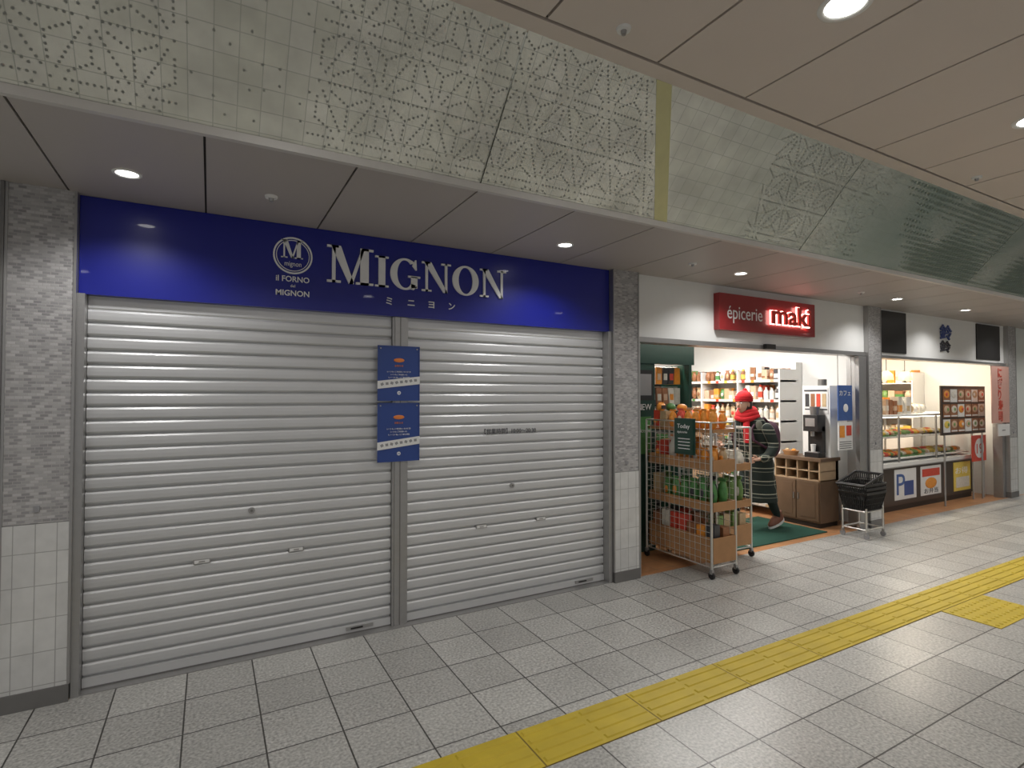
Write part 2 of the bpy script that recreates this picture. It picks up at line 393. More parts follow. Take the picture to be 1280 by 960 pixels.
def ring(cx,cy,ox,oy,ix,iy,a0,a1,n=36):
    o=[]
    for i in range(n):
        t=math.radians(a0+(a1-a0)*i/n); u=math.radians(a0+(a1-a0)*(i+1)/n)
        o.append([(cx+ix*math.cos(t),cy+iy*math.sin(t)),(cx+ox*math.cos(t),cy+oy*math.sin(t)),(cx+ox*math.cos(u),cy+oy*math.sin(u)),(cx+ix*math.cos(u),cy+iy*math.sin(u))])
    return o
G={}
G['M']=(1.24,[rect(0,.36,0,.06),rect(.13,.22,0,1),rect(0,.3,.94,1),[(.10,1),(.36,1),(.71,0),(.57,0)],[(.58,0),(.68,0),(1.0,1),(.92,1)],rect(.88,1.11,0,1),rect(.76,1.24,0,.06),rect(.92,1.24,.94,1)])
G['I']=(.44,[rect(.11,.33,0,1),rect(0,.44,0,.06),rect(0,.44,.94,1)])
G['N']=(1.05,[rect(.13,.215,0,1),rect(0,.34,0,.06),rect(0,.3,.94,1),[(.07,1),(.33,1),(.925,0),(.78,0)],rect(.83,.915,0,1),rect(.70,1.05,.94,1)])
G['O']=(1.0,ring(.5,.5,.5,.52,.27,.46,0,360,44))
G['G']=(1.02,ring(.5,.5,.5,.52,.27,.46,48,318,36)+[rect(.70,.92,.06,.44),rect(.60,1.02,.40,.46),[(.74,.80),(.86,.66),(.90,.66),(.88,1.0),(.84,1.0)],[(.66,.02),(.86,.12),(.92,.12),(.80,.0)]])
b=B('shop_sign_board')
b.box(-.625,3.024,-.05,.06,2.155,ZS-.002,'blue'); b.box(-.625,3.024,-.056,-.0,2.151,2.160,'blue')
x=.665; hgt=.213
for i,ch in enumerate('MIGNON'):
    w,ps=G[ch]; sc=.246 if i==0 else hgt
    b.plate(ps,x,2.347,-.062,-.05,'letter',sc); x+=w*sc+.012
b.plate(ring(0,0,.118,.118,.108,.108,0,360,48),.457,2.492,-.056,-.05,'letter'); b.plate(ring(0,0,.100,.100,.096,.096,0,360,48),.457,2.492,-.056,-.05,'letter')
w,ps=G['M']; b.plate(ps,.457-.062*1.15,2.475,-.056,-.05,'letter',.115,.92)
b.text('mignon',.457,2.425,-.053,.045,'letter',width=.10,align='C')
b.text('il FORNO',.457,2.325,-.053,.05,'letter',width=.20,align='C',off=.0008); b.text('del',.457,2.290,-.053,.026,'letter',align='C'); b.text('MIGNON',.457,2.235,-.053,.05,'letter',width=.20,align='C',off=.0008)
for i,ch in enumerate('ミニヨン'): b.text(ch,1.06+i*.155,2.232,-.053,.062,'letter',off=.001)
b.done()
def poster(z0,z1,name='wall_poster'):
    p=B(name); x0,x1=1.005,1.305; y=-.052
    p.box(x0,x1,y,y+.006,z0,z1,'posterb')
    for r in (rect(x0,x1,z0,z0+.006),rect(x0,x1,z1-.006,z1),rect(x0,x0+.006,z0,z1),rect(x1-.006,x1,z0,z1)): p.plate([r],0,0,y-.003,y,'posterb')
    p.ell((x0+.15,y-.001,z1-.10),(.04,.002,.015),'orange',12,6)
    p.text('お知らせ',x0+.15,z1-.145,y-.002,.016,'orange',align='C')
    for k,wd in enumerate((.17,.12,.15)): p.text('いつもご利用いただき'[:10-2*k],x0+.15,z1-.185-.02*k,y-.002,.012,'letter',width=wd,align='C')
    p.plate([[(x0-.002,z0+.083),(x1,z0+.118),(x1,z0+.172),(x0-.002,z0+.137)]],0,0,y-.0045,y-.002,'paper')
    for k in range(8): p.cbox((x0+.03+k*.034,y-.0052,z0+.115+k*.0042),(.020,.001,.018),'inkg',ry=-.5+.4*(k%3))
    p.cyl((x0+.15,y-.002,z0+.055),(x0+.15,y,z0+.055),.013,'letter',16); p.text('M',x0+.15,z0+.048,y-.003,.018,'posterb',align='C')
    for xx in (x0+.02,x1-.02): p.cyl((xx,y-.006,z1-.02),(xx,y,z1-.02),.005,'steel',8)
    p.done()
poster(1.562,1.945); poster(1.14,1.548)
b=B('opening_hours_lettering'); b.text('【営業時間】10:00～20:30',1.84,1.305,-.0125,.046,'ink',width=.46,depth=.0008); b.done()

# ---------------------------------------------------------------- bay 2 front
b=B('wall_shop_header'); b.box(3.32,6.97,-.055,.06,2.12,ZS,'white'); b.box(3.32,6.97,-.075,.08,2.08,2.125,'steel'); b.done()
b=B('sliding_door')
for i in range(3):
    x0=6.925-.045*i; b.box(x0,x0+.035,-.02,.08,0.02,2.075,'steel')
b.box(6.80,6.965,-.085,-.04,0,2.075,'steel')
b.done()
b=B('door_sensor'); b.box(5.05,5.2,-.115,-.076,2.085,2.135,'black'); b.done()
b=B('trim_2'); b.box(3.322,3.36,-.07,.07,0,2.075,'steel'); b.done()
b=B('illuminated_shop_sign')
b.box(4.33,5.87,-.125,-.055,2.245,2.605,'red')
b.text('épicerie',4.44,2.36,-.127,.19,'letter',width=.53,depth=.001)
b.text('maki',5.06,2.35,-.148,.27,'glow',width=.68,depth=.003,off=.014)
b.text('maki',5.07,2.35,-.165,.27,'redl',width=.66,depth=.010,off=.006)
b.done()
b=B('floor_mat'); b.box(4.75,6.32,.03,.95,0,.012,'green'); b.done(bevel=.004)
b=B('green_display_cabinet')
OY=.32; OX=.34
def gb(x0,x1,y0,y1,z0,z1,m): b.box(x0+OX,x1+OX,y0+OY,y1+OY,z0,z1,m)
b.box(3.37,4.62,.46,.54,1.93,2.22,'dgreen'); b.box(3.37,3.72+OX,.48,.54,0,1.93,'dgreen')
gb(3.42,3.69,.150,.161,1.55,1.86,'black'); gb(3.45,3.66,.146,.151,1.60,1.82,'inkg')
b.text('NEW',3.47+OX,1.45,.148+OY,.09,'letter',width=.19); gb(3.43,3.66,.150,.161,1.0,1.38,PAL[3]); b.text('épicerie',3.45+OX,1.22,.148+OY,.06,'letter',width=.19)
gb(4.20,4.24,.14,.60,0,1.93,'dgreen'); gb(3.72,4.20,.56,.60,0,1.93,'black')
for z in (1.02,1.3,1.52,1.74):
    for x in (3.78,3.87,3.96,4.05,4.14):
        b.cyl((x+OX,.56+OY,z+.17),(x+OX,.25+OY,z+.17),.003,'chrome',5)
        ml=random.choice(PALD+PALW)
        for y in (.26,.34,.42): b.cbox((x+OX,y+OY,z+.07),(.078,.02,.18),ml,rx=U(-.1,.1))
        b.cbox((x+OX,.26+OY-.012,z+.06),(.05,.004,.07),random.choice(PALF))
b.done()

def grid(b,p,du,dv,nu,nv,r=.0026,m='chrome'):
    p=Vector(p);du=Vector(du);dv=Vector(dv)
    for i in range(nu+1): b.cyl(p+du*i/nu,p+du*i/nu+dv,r,m,5)
    for i in range(nv+1): b.cyl(p+dv*i/nv,p+dv*i/nv+du,r,m,5)
def rack(name,x0,x1,y0,y1,ht,tiers):
    b=B(name)
    for x in (x0,x1):
        for y in (y0,y1):
            b.cyl((x,y,.07),(x,y,ht),.012,'chrome',10)
            b.cyl((x-.009,y,.032),(x+.009,y,.032),.032,'black',14); b.box(x-.014,x+.014,y-.014,y+.014,.045,.085,'steel')
    for z in (.10,ht):
        for y in (y0,y1): b.cyl((x0,y,z),(x1,y,z),.007,'chrome',8)
        for x in (x0,x1): b.cyl((x,y0,z),(x,y1,z),.007,'chrome',8)
    nz=int((ht-.1)/.06); ny=int((y1-y0)/.06); nx=int((x1-x0)/.06)
    grid(b,(x0,y0,.1),(0,y1-y0,0),(0,0,ht-.1),ny,nz)
    grid(b,(x1,y0,.1),(0,y1-y0,0),(0,0,ht-.1),ny,nz)
    grid(b,(x0,y1,.1),(x1-x0,0,0),(0,0,ht-.1),nx,nz)
    for (z,wh,gp,gs,h0,h1,kinds) in tiers:
        b.box(x0+.015,x1-.015,y0+.0,y1-.015,z,z+.012,'wood')
        b.box(x0+.012,x0+.024,y0,y1-.012,z,z+wh,'wood'); b.box(x1-.024,x1-.012,y0,y1-.012,z,z+wh,'wood')
        b.box(x0+.012,x1-.012,y0-.012,y0,z,z+wh,'wood'); b.box(x0+.012,x1-.012,y1-.024,y1-.012,z,z+wh,'wood')
        fill(b,x0+.03,x1-.03,y0+.01,y1-.03,z+.012,gs,h0,h1,gp,kinds)
    return b
b=rack('wire_display_rack',3.83,4.14,-.44,.36,1.36,[(.13,.22,PALB+PALD,.10,.26,.38,'bbp'),(.58,.08,PALG+PALB,.10,.20,.29,'bpp'),(.93,.10,PALB+PALO,.095,.18,.28,'bppc'),(1.27,.03,PALD+PALO+PALB,.09,.14,.22,'ppb')])
goods(b,3.87,4.11,.02,.33,1.44,.11,PALO+PALD,'gp',.8)
b.box(3.805,3.82,-.28,-.04,1.06,1.39,'dgreen'); b.box(3.800,3.806,-.27,-.05,1.07,1.38,'dgreen')
b.text('Today',3.799,1.30,-.08,.055,'letter',width=.15,face='S')
b.text('épicerie',3.799,1.255,-.08,.03,'letter',width=.12,face='S')
for k in range(4): b.box(3.798,3.801,-.23,-.09,1.11+k*.03,1.117+k*.03,'letter')
b.done()
b=rack('wire_display_rack',4.22,4.72,-.16,.30,1.28,[(.13,.20,PALW,.11,.24,.34,'bbp'),(.50,.07,PALG,.11,.22,.32,'ppp'),(.86,.07,PALG+PALW,.10,.18,.30,'bpp')])
b.done()
b=B('produce_display_table')
b.box(5.72,6.18,1.35,1.85,0,1.05,'woodl'); b.box(5.68,6.22,1.30,1.9,1.05,1.09,'wood'); b.box(5.68,6.22,1.29,1.31,1.09,1.20,'wood'); b.box(5.68,5.70,1.29,1.9,1.09,1.18,'wood')
for l,(i_,z) in enumerate(((.0,1.09),(.03,1.16),(.07,1.23),(.10,1.30))): goods(b,5.71+i_,6.20-i_,1.32+i_,1.87-i_*.3,z,.10,PALO,'ggp')
b.done()
LV=(.12,.42,.70,.97,1.24,1.51,1.78)
b=B('grocery_shelving')
b.box(6.93,7.06,.80,2.75,0,2.05,'white')
for y in (.80,1.45,2.10,2.72): b.box(6.58,6.93,y,y+.02,0,1.95,'white')
for k,z in enumerate(LV):
    f=6.60-(.12 if z<.5 else 0)
    b.box(f,6.93,.80,2.74,z,z+.025,'white'); b.box(f-.003,f,.80,2.74,z,z+.035,PAL[12])
    fill(b,6.605,6.92,.83,2.72,z+.025,.088,.13,.215,PALW+PALB+PALF)
    for q in range(12): b.box(f-.006,f-.003,.9+q*.15,.95+q*.15,z-.002,z+.036,random.choice(PALF))
b.done()
b=B('grocery_shelving')
for z in LV:
    b.box(3.45,6.35,2.85,3.19,z,z+.025,'white'); fillx(b,3.47,6.33,2.86,3.15,z+.025,.09,.13,.215,PALW+PALF)
for x in (3.45,4.4,5.4,6.33): b.box(x,x+.02,2.85,3.19,0,2.05,'white')
b.done()
b=B('wooden_counter')
b.box(6.40,6.78,.16,.76,.06,.56,'woodd'); b.box(6.42,6.78,.18,.74,0,.06,'black')
b.box(6.38,6.79,.14,.78,.80,.84,'woodd'); b.box(6.72,6.78,.16,.76,.56,.80,'woodd')
b.box(6.40,6.78,.16,.18,.56,.80,'woodl'); b.box(6.40,6.78,.74,.76,.56,.80,'woodl'); b.box(6.40,6.78,.16,.76,.56,.575,'woodl')
for y in (.30,.45,.60): b.box(6.40,6.74,y-.008,y+.008,.57,.80,'woodl')
b.box(6.40,6.74,.16,.76,.672,.684,'woodl')
for y0,y1 in ((.175,.453),(.467,.745)):
    b.box(6.388,6.40,y0,y1,.08,.55,'woodd'); b.box(6.384,6.389,y0+.04,y1-.04,.12,.51,'woodd')
b.cyl((6.38,.43,.32),(6.38,.43,.40),.006,'steel'); b.cyl((6.38,.49,.32),(6.38,.49,.40),.006,'steel')
b.done(bevel=.003)
b=B('coffee_machine')
b.box(6.44,6.58,.20,.38,.84,.90,'black'); b.box(6.52,6.585,.20,.38,.90,1.22,'black'); b.box(6.42,6.585,.20,.38,1.16,1.36,'black')
b.cyl((6.47,.29,1.10),(6.47,.29,1.17),.022,'steel',12); b.box(6.45,6.51,.22,.36,.90,.91,'steel'); b.cyl((6.52,.29,1.36),(6.52,.29,1.46),.05,'steeld',16,r2=.058)
b.box(6.417,6.421,.23,.35,1.22,1.32,'steel'); b.cyl((6.48,.29,.91),(6.48,.29,1.0),.022,'paper',14,r2=.03)
b.done(bevel=.006)
b=B('snack_basket'); b.loft([(6.50,.60,.842,.05,.08),(6.50,.60,.90,.07,.11)],'wood'); goods(b,6.45,6.55,.52,.68,.89,.06,PALO,'g'); b.done()
b=B('drinks_cabinet')
b.box(6.60,6.785,.15,.50,.842,1.72,'white'); b.box(6.593,6.60,.17,.48,1.38,1.69,'paper')
for q in range(4): b.box(6.589,6.593,.19+q*.072,.24+q*.072,1.46,1.62,PAL[(8,0,6,7)[q]]); b.box(6.589,6.593,.18+q*.072,.245+q*.072,1.42,1.435,'ink')
b.box(6.589,6.593,.18,.47,1.65,1.67,'ink'); b.cyl((6.70,.30,1.72),(6.70,.30,1.80),.05,'steeld',12)
b.done()
b=B('hanging_advert_board')
b.box(6.48,6.77,-.02,-.01,1.30,1.72,PAL[13]); b.box(6.48,6.77,-.02,-.01,.95,1.28,'paper')
b.text('カフェ',6.50,1.60,-.024,.075,'letter',width=.23)
b.cyl((6.63,-.022,1.45),(6.63,-.026,1.45),.05,'letter',16,r2=.04); b.box(6.50,6.60,-.024,-.02,1.10,1.24,PAL[1]); b.box(6.64,6.74,-.024,-.02,1.12,1.24,PAL[0])
for k in range(4): b.box(6.50,6.74,-.023,-.02,.97+k*.025,.977+k*.025,'ink')
for xx in (6.485,6.765): b.cyl((xx,-.015,.95),(xx,-.015,2.08),.004,'steel',5)
b.done()
b=B('shopping_basket_stack')
cx,cy=6.55,-.24
for sx in (-1,1):
    for sy in (-1,1):
        b.cyl((cx+sx*.17,cy+sy*.13,.07),(cx+sx*.17,cy+sy*.13,.34),.010,'chrome'); b.cyl((cx+sx*.17-.01,cy+sy*.13,.028),(cx+sx*.17+.01,cy+sy*.13,.028),.028,'inkg',14)
        b.box(cx+sx*.17-.012,cx+sx*.17+.012,cy+sy*.13-.012,cy+sy*.13+.012,.04,.08,'steel')
for z in (.10,.30):
    for s_ in (-1,1):
        b.cyl((cx-.17,cy+s_*.13,z),(cx+.17,cy+s_*.13,z),.009,'chrome'); b.cyl((cx+s_*.17,cy-.13,z),(cx+s_*.17,cy+.13,z),.009,'chrome')
def basket(z,tilt=0):
    mx=Matrix.Translation((cx,cy,z))@Matrix.Rotation(tilt,4,'Y')
    a0,b0,a1,b1,h=.16,.115,.205,.150,.20
    def P(sx,sy,t): return mx@Vector((sx*(a0+(a1-a0)*t),sy*(b0+(b1-b0)*t),h*t))
    b.raw([P(-1,-1,0),P(1,-1,0),P(1,1,0),P(-1,1,0)],[(0,1,2,3)],'black')
    cs=[(-1,-1),(1,-1),(1,1),(-1,1)]
    for i in range(4):
        c0,c1=cs[i],cs[(i+1)%4]
        for t,r in ((0,.006),(.35,.004),(.65,.004),(.93,.008),(1,.011)): b.cyl(P(*c0,t),P(*c1,t),r,'black',6)
        for q in range(13):
            f=q/12; sx=c0[0]+(c1[0]-c0[0])*f; sy=c0[1]+(c1[1]-c0[1])*f; b.cyl(P(sx,sy,0),P(sx,sy,1),.006,'black',5)
basket(.31); basket(.355); basket(.40); basket(.46,-.28)
b.done()

# ---------------------------------------------------------------- shopper
MS=empty('shopper',(5.70,.50,0))
def skin_obj(name,chains,m,sub=2):
    vs=[];rad=[];ed=[];idx={}
    def vid(p,r):
        k=tuple(round(c,4) for c in p)
        if k not in idx: idx[k]=len(vs); vs.append(p); rad.append(r)
        return idx[k]
    for ch in chains:
        prev=None
        for p,r in ch:
            i=vid(p,r)
            if prev is not None: ed.append((prev,i))
            prev=i
    me=bpy.data.meshes.new(name); me.from_pydata(vs,ed,[]); me.materials.append(M[m])
    ob=bpy.data.objects.new(name,me); col.objects.link(ob)
    sk=ob.modifiers.new('Skin','SKIN'); sk.use_smooth_shade=True
    for i,r in enumerate(rad):
        rr=r if isinstance(r,tuple) else (r,r); me.skin_vertices[0].data[i].radius=rr; me.skin_vertices[0].data[i].use_root=(i==0)
    ss=ob.modifiers.new('S','SUBSURF'); ss.levels=sub; ss.render_levels=sub
    ob.parent=MS; return ob
pel=(0,0,.86)
skin_obj('body',[[(pel,.13),((-.03,0,1.0),.12),((-.07,0,1.15),.14),((-.11,0,1.27),.12),((-.15,0,1.36),.055),((-.19,0,1.42),.05)],
  [(pel,.13),((0.01,-.09,.80),.095),((.10,-.08,.47),.062),((.20,-.07,.28),.056),((.32,-.06,.11),.040)],
  [(pel,.13),((-.02,.09,.80),.095),((-.16,.10,.48),.062),((-.24,.10,.28),.055),((-.30,.10,.10),.040)]],'trouser')
for (x,y,z,ry,name) in ((.27,-.06,.0,-.32,'shoe_back'),(-.35,.10,.0,0,'shoe_front')):
    s_=B(name)
    def fn(d,p): 
        p=p.copy(); 
        if p.z<-.03: p.z=-.03
        if d.x<0: p.z*=(1-.45*abs(d.x))
        return p
    s_.ell((0,0,.035),(.140,.05,.075),'shoe',18,12,fn)
    s_.cyl((.06,0,.07),(.065,0,.14),.048,'shoe',14)
    pts=[(.142*math.cos(t*math.pi/10),.054*math.sin(t*math.pi/10)) for t in range(20)]
    s_.raw([(a,c,-.002) for a,c in pts]+[(a,c,.024) for a,c in pts],[tuple(range(20))[::-1],tuple(range(20,40))]+[(i,(i+1)%20,20+(i+1)%20,20+i) for i in range(20)],'paper')
    o_=s_.done(MS); o_.location=(x,y,z+(.055 if ry else .014)); o_.rotation_euler=(0,ry,0)
c=B('coat')
rings=[(-.15,0,1.385,.065,.075),(-.14,0,1.36,.085,.115),(-.125,0,1.33,.11,.165),(-.11,0,1.29,.130,.205),(-.095,0,1.22,.142,.212),(-.07,0,1.08,.142,.20),(-.035,0,.95,.145,.195),(0,0,.82,.160,.200),(.01,0,.65,.170,.205),(.02,0,.50,.182,.21),(.02,0,.385,.190,.212),(.02,0,.35,.190,.212),(.02,0,.36,.172,.19),(.01,0,.60,.15,.18)]
c.loft(rings,'plaid',n=36,cap=False)
for k in range(4): c.cyl((-.235+.025*k,-.03,1.15-.16*k),(-.25+.025*k,-.03,1.15-.16*k),.012,'black',10)
o_=c.done(MS)
tx=bpy.data.textures.new('folds','CLOUDS'); tx.noise_scale=.16
ss=o_.modifiers.new('s','SUBSURF'); ss.levels=2; ss.render_levels=2
dm=o_.modifiers.new('d','DISPLACE'); dm.texture=tx; dm.strength=.035; dm.mid_level=.5
skin_obj('sleeve_near',[[((-.10,-.16,1.27),.075),((-.09,-.225,1.20),.072),((-.05,-.27,1.02),.062),((-.17,-.27,.90),.056),((-.27,-.24,.88),.050)]],'plaid')
skin_obj('sleeve_far',[[((-.10,.16,1.27),.075),((-.09,.225,1.20),.072),((-.06,.27,1.00),.062),((-.20,.26,.96),.056),((-.32,.22,1.00),.050)]],'plaid')
def hand(name,w,d,side):
    w=Vector(w); d=Vector(d).normalized(); up=Vector((0,0,1)); lat=d.cross(up).normalized()*side
    skin_obj(name+'_palm',[[(tuple(w-d*.03),.024),(tuple(w+d*.02),(.032,.02)),(tuple(w+d*.075),(.036,.017))]],'skin')
    for i,(o,l) in enumerate(((-.027,.068),(-.009,.078),(.009,.073),(.027,.058))):
        b0=w+d*.07+up*(-o); p1=b0+d*l*.45-lat*.004; p2=p1+d*l*.28-lat*.016; p3=p2+d*l*.15-lat*.022
        skin_obj(name+'_finger_%d'%(i+1),[[(tuple(b0-d*.02),.009),(tuple(b0),.0095),(tuple(p1),.0088),(tuple(p2),.008),(tuple(p3),.0068)]],'skin',1)
    t0=w+d*.02+up*.026; t1=t0+d*.035+up*.022-lat*.01; t2=t1+d*.03+up*.006-lat*.014
    skin_obj(name+'_thumb',[[(tuple(t0-up*.01),.011),(tuple(t0),.012),(tuple(t1),.0105),(tuple(t2),.008)]],'skin',1)
hand('hand_near',(-.285,-.235,.88),(-1,.25,-.1),1)
hand('hand_far',(-.335,.215,1.005),(-1,-.25,.1),-1)
hd=B('head'); hc=Vector((-.235,-.005,1.50))
def hf(d,p):
    p=p.copy()
    if d.z<0: p.x*=1-.18*abs(d.z); p.y*=1-.30*abs(d.z)**1.3
    if d.x<-.3 and d.z<0: p.x-=.012*abs(d.z)
    return p
hd.ell(hc,(.090,.073,.112),'skin',28,20,hf)
hd.ell(hc+Vector((-.090,0,-.018)),(.015,.011,.023),'skin',12,10)
for s_ in (-1,1):
    hd.ell(hc+Vector((-.078,s_*.029,.008)),(.010,.013,.008),'paper',12,8); hd.ell(hc+Vector((-.087,s_*.029,.008)),(.003,.006,.006),'ink',8,6)
    hd.ell(hc+Vector((-.083,s_*.029,.026)),(.006,.017,.004),'hair',8,6)
    hd.ell(hc+Vector((.0,s_*.074,-.008)),(.016,.008,.028),'skin',10,8)
hd.ell(hc+Vector((-.083,0,-.055)),(.008,.024,.007),'redl',12,8)
hd.ell(hc+Vector((.028,0,-.005)),(.078,.082,.115),'hair',20,14)
hd.done(MS)
ht=B('knit_hat')
def hh(d,p):
    p=p.copy()
    if p.z<-.015: p.z=-.015
    return p
ht.ell(hc+Vector((.012,0,.055)),(.102,.090,.105),'hat',28,18,hh)
for z,r in ((.040,1.05),(.062,1.07),(.082,1.03)): 
    ht.loft([(hc.x+.010,hc.y,hc.z+z-.012,.098*r,.087*r),(hc.x+.010,hc.y,hc.z+z,.104*r,.092*r),(hc.x+.010,hc.y,hc.z+z+.012,.098*r,.087*r)],'hat',28)
ht.ell(hc+Vector((.03,0,.165)),(.022,.022,.020),'hat',14,10)
ht.done(MS)
sc=B('scarf')
for k,(z,r,rr) in enumerate(((1.345,.105,.036),(1.385,.095,.036),(1.415,.085,.03))):
    N=24
    vs=[];fs=[]
    for i in range(N):
        a=2*math.pi*i/N; cc=Vector((-.165+r*math.cos(a),r*1.05*math.sin(a),z+.02*math.cos(a)+.008*math.sin(3*a+k)))
        rd=Vector((math.cos(a),math.sin(a),0))
        for j in range(10):
            q=2*math.pi*j/10; vs.append(cc+rd*rr*math.cos(q)+Vector((0,0,rr*math.sin(q))))
    for i in range(N):
        for j in range(10): fs.append((i*10+j,((i+1)%N)*10+j,((i+1)%N)*10+(j+1)%10,i*10+(j+1)%10))
    sc.raw(vs,fs,'hat',True)
sc.loft([(-.262,-.07,1.05,.012,.040),(-.264,-.07,1.12,.018,.042),(-.258,-.06,1.25,.026,.04),(-.235,-.05,1.36,.03,.04)],'hat',16)
sc.done(MS)
bp_=B('backpack')
def sup(a,b_,c_): return lambda d,p: Vector((math.copysign(abs(d.x)**.6*a,d.x),math.copysign(abs(d.y)**.6*b_,d.y),math.copysign(abs(d.z)**.7*c_,d.z)))
bp_.ell((.155,0,1.07),(1,1,1),'pack',24,18,sup(.115,.165,.225))
bp_.ell((.255,0,.99),(1,1,1),'pack',18,12,sup(.05,.12,.10))
for s_ in (-1,1):
    pts=[(.09,s_*.10,1.27),(-.03,s_*.125,1.335),(-.17,s_*.13,1.30),(-.255,s_*.12,1.20),(-.245,s_*.15,1.08),(-.10,s_*.215,.99),(.10,s_*.14,.93)]
    for p,q in zip(pts[:-1],pts[1:]): bp_.cyl(p,q,.015,'pack',8)
bp_.cyl((.12,-.03,1.285),(.12,.03,1.285),.012,'pack',8)
bp_.done(MS)

# ---------------------------------------------------------------- bay 3
b=B('wall_sushi_header')
b.box(7.27,10.92,-.05,.06,2.10,ZS,'white'); b.box(7.272,7.95,-.065,-.05,2.14,ZS-.02,'black'); b.box(9.97,10.75,-.065,-.05,2.14,ZS-.02,'black')
b.box(7.27,10.92,-.07,.08,2.07,2.105,'steel')
b.text('鈴',8.86,2.40,-.062,.22,'posterb',off=.004,width=.34,depth=.006); b.text('鈴',8.86,2.22,-.062,.17,'ink',off=.003,width=.30,depth=.006)
b.done()
b=B('food_display_case')
x0,x1=7.4,10.62; y0=.25
b.box(x0,x1,y0,y0+.75,.08,.60,'brown'); b.box(x0,x1,y0+.03,y0+.72,0,.08,'black')
b.box(x0,x1,y0-.02,y0+.80,.60,.665,'white'); b.box(x0,x1,y0-.024,y0-.018,.60,.615,'steel')
for x in (x0,8.4,9.45,x1-.02): b.box(x,x+.02,y0,y0+.02,.66,1.30,'steel'); b.box(x,x+.02,y0+.7,y0+.72,.66,1.30,'steel')
b.box(x0,x1,y0+.0,y0+.72,1.30,1.33,'white')
b.box(x0,x1,y0+.004,y0+.010,.665,1.30,'glass')
for z,dd in ((.70,.0),(.98,.15)):
    b.box(x0,x1,y0+.05+dd,y0+.68,z,z+.015,'white')
    x=x0+.1
    while x<x1-.2:
        for y in (y0+.2+dd,y0+.4+dd):
            b.box(x,x+.2,y-.08,y+.08,z+.015,z+.03,random.choice([M['black'],M['paper'],PAL[3]]))
            for k in range(4): b.ell((x+.035+k*.043,y+U(-.02,.02),z+.055),(.022,.06,.035),random.choice([PAL[1],PAL[0],PAL[5],PAL[11],PAL[2],PAL[10]]),8,6)
        x+=.24
b.box(x0+.1,x1-.1,y0+.30,y0+.33,1.27,1.295,'lampw')  # glowing strip added under the case top to brighten the goods
fillx(b,x0+.1,9.4,y0+.08,y0+.6,1.33,.12,.14,.32,PALW+PALO+PALB,'bbpp')
def pp(xa,xb,za,zb,m): b.box(xa,xb,y0-.006,y0,za,zb,m)
pp(8.25,8.83,.15,.57,'paper'); b.text('P',8.30,.22,y0-.008,.42,PAL[13],width=.22); b.box(8.5,8.75,y0-.009,y0-.006,.2,.4,'posterb')
pp(8.96,9.55,.15,.57,'paper'); b.box(9.0,9.51,y0-.008,y0-.006,.42,.53,PAL[0]); b.ell((9.25,y0-.008,.32),(.17,.004,.08),PAL[1],14,8); b.text('お弁当',9.05,.18,y0-.008,.08,'ink',width=.4)
pp(9.95,10.50,.13,.57,PAL[2]); b.text('お得',10.0,.40,y0-.008,.11,'letter',width=.4); b.box(10.02,10.45,y0-.009,y0-.006,.18,.34,PAL[5])
b.done()
b=B('menu_board')
b.box(9.2,10.60,.08,.10,1.02,1.74,'brown')
for i in range(6):
    for j in range(3):
        x=9.25+i*.222; z=1.06+j*.22
        b.box(x,x+.20,.074,.08,z,z+.19,PAL[6] if (i+j)%3 else PAL[12]); b.ell((x+.10,.073,z+.115),(.085,.006,.055),random.choice([PAL[1],PAL[2],PAL[11],PAL[5],PAL[8]]),12,6); b.ell((x+.10+U(-.04,.04),.068,z+.115),(.03,.006,.025),random.choice([PAL[0],PAL[10],PAL[12]]),10,6); b.box(x+.01,x+.19,.071,.074,z+.01,z+.03,'paper')
b.cyl((9.3,.09,0),(9.3,.09,1.02),.012,'steel'); b.cyl((10.5,.09,0),(10.5,.09,1.02),.012,'steel')
b.done()
b=B('round_poster'); b.box(10.25,10.72,.12,.13,.58,.98,PAL[0]); b.cyl((10.48,.12,.78),(10.48,.114,.78),.15,'paper',28); b.text('19',10.38,.70,.112,.22,PAL[0],width=.2); b.cyl((10.30,.135,0),(10.30,.135,.98),.01,'steel'); b.cyl((10.67,.135,0),(10.67,.135,.98),.01,'steel'); b.done()
b=B('vertical_banner'); M['pink']=mat('banner_pink',(.62,.36,.30),.6)
b.box(10.25,10.86,-.13,-.12,1.18,2.05,'pink')
for i,ch in enumerate('にぎり寿司'): b.text(ch,10.46,1.88-i*.165,-.134,.17,PAL[0],off=.003)
b.box(10.45,10.86,-.13,-.12,.98,1.16,'paper'); b.text('一',10.58,1.02,-.134,.12,'ink'); b.cyl((10.23,-.125,2.05),(10.88,-.125,2.05),.008,'steel'); b.cyl((10.64,-.125,2.05),(10.64,-.07,2.09),.004,'steel')
b.done()
b=B('back_food_shelves')
for z in (.7,1.05,1.4,1.75):
    b.box(7.4,10.8,2.2,2.6,z,z+.03,'woodl'); fillx(b,7.45,10.75,2.22,2.55,z+.03,.12,.16,.27,PALW+PALO)
b.box(7.4,10.8,2.6,2.64,0,2.1,'woodl'); b.box(7.4,10.8,2.2,2.6,0,.7,'woodl')
b.done()
b=B('food_shelf_rack')   # stocked side shelf against the far partition
for z in (.9,1.2,1.5,1.8):
    b.box(10.6,11.0,1.1,2.15,z,z+.02,'white'); fill(b,10.62,10.98,1.12,2.13,z+.02,.12,.14,.24,PALW+PALO)
b.box(10.6,11.0,1.08,1.10,0,2.0,'white'); b.box(10.6,11.0,2.15,2.17,0,2.0,'white'); b.box(10.6,11.0,1.1,2.15,0,.9,'white')
b.done()
M['lshade']=mat('lamp_shade_cream',(.70,.55,.28),.6,emit=.5,ecol=(1,.75,.35))
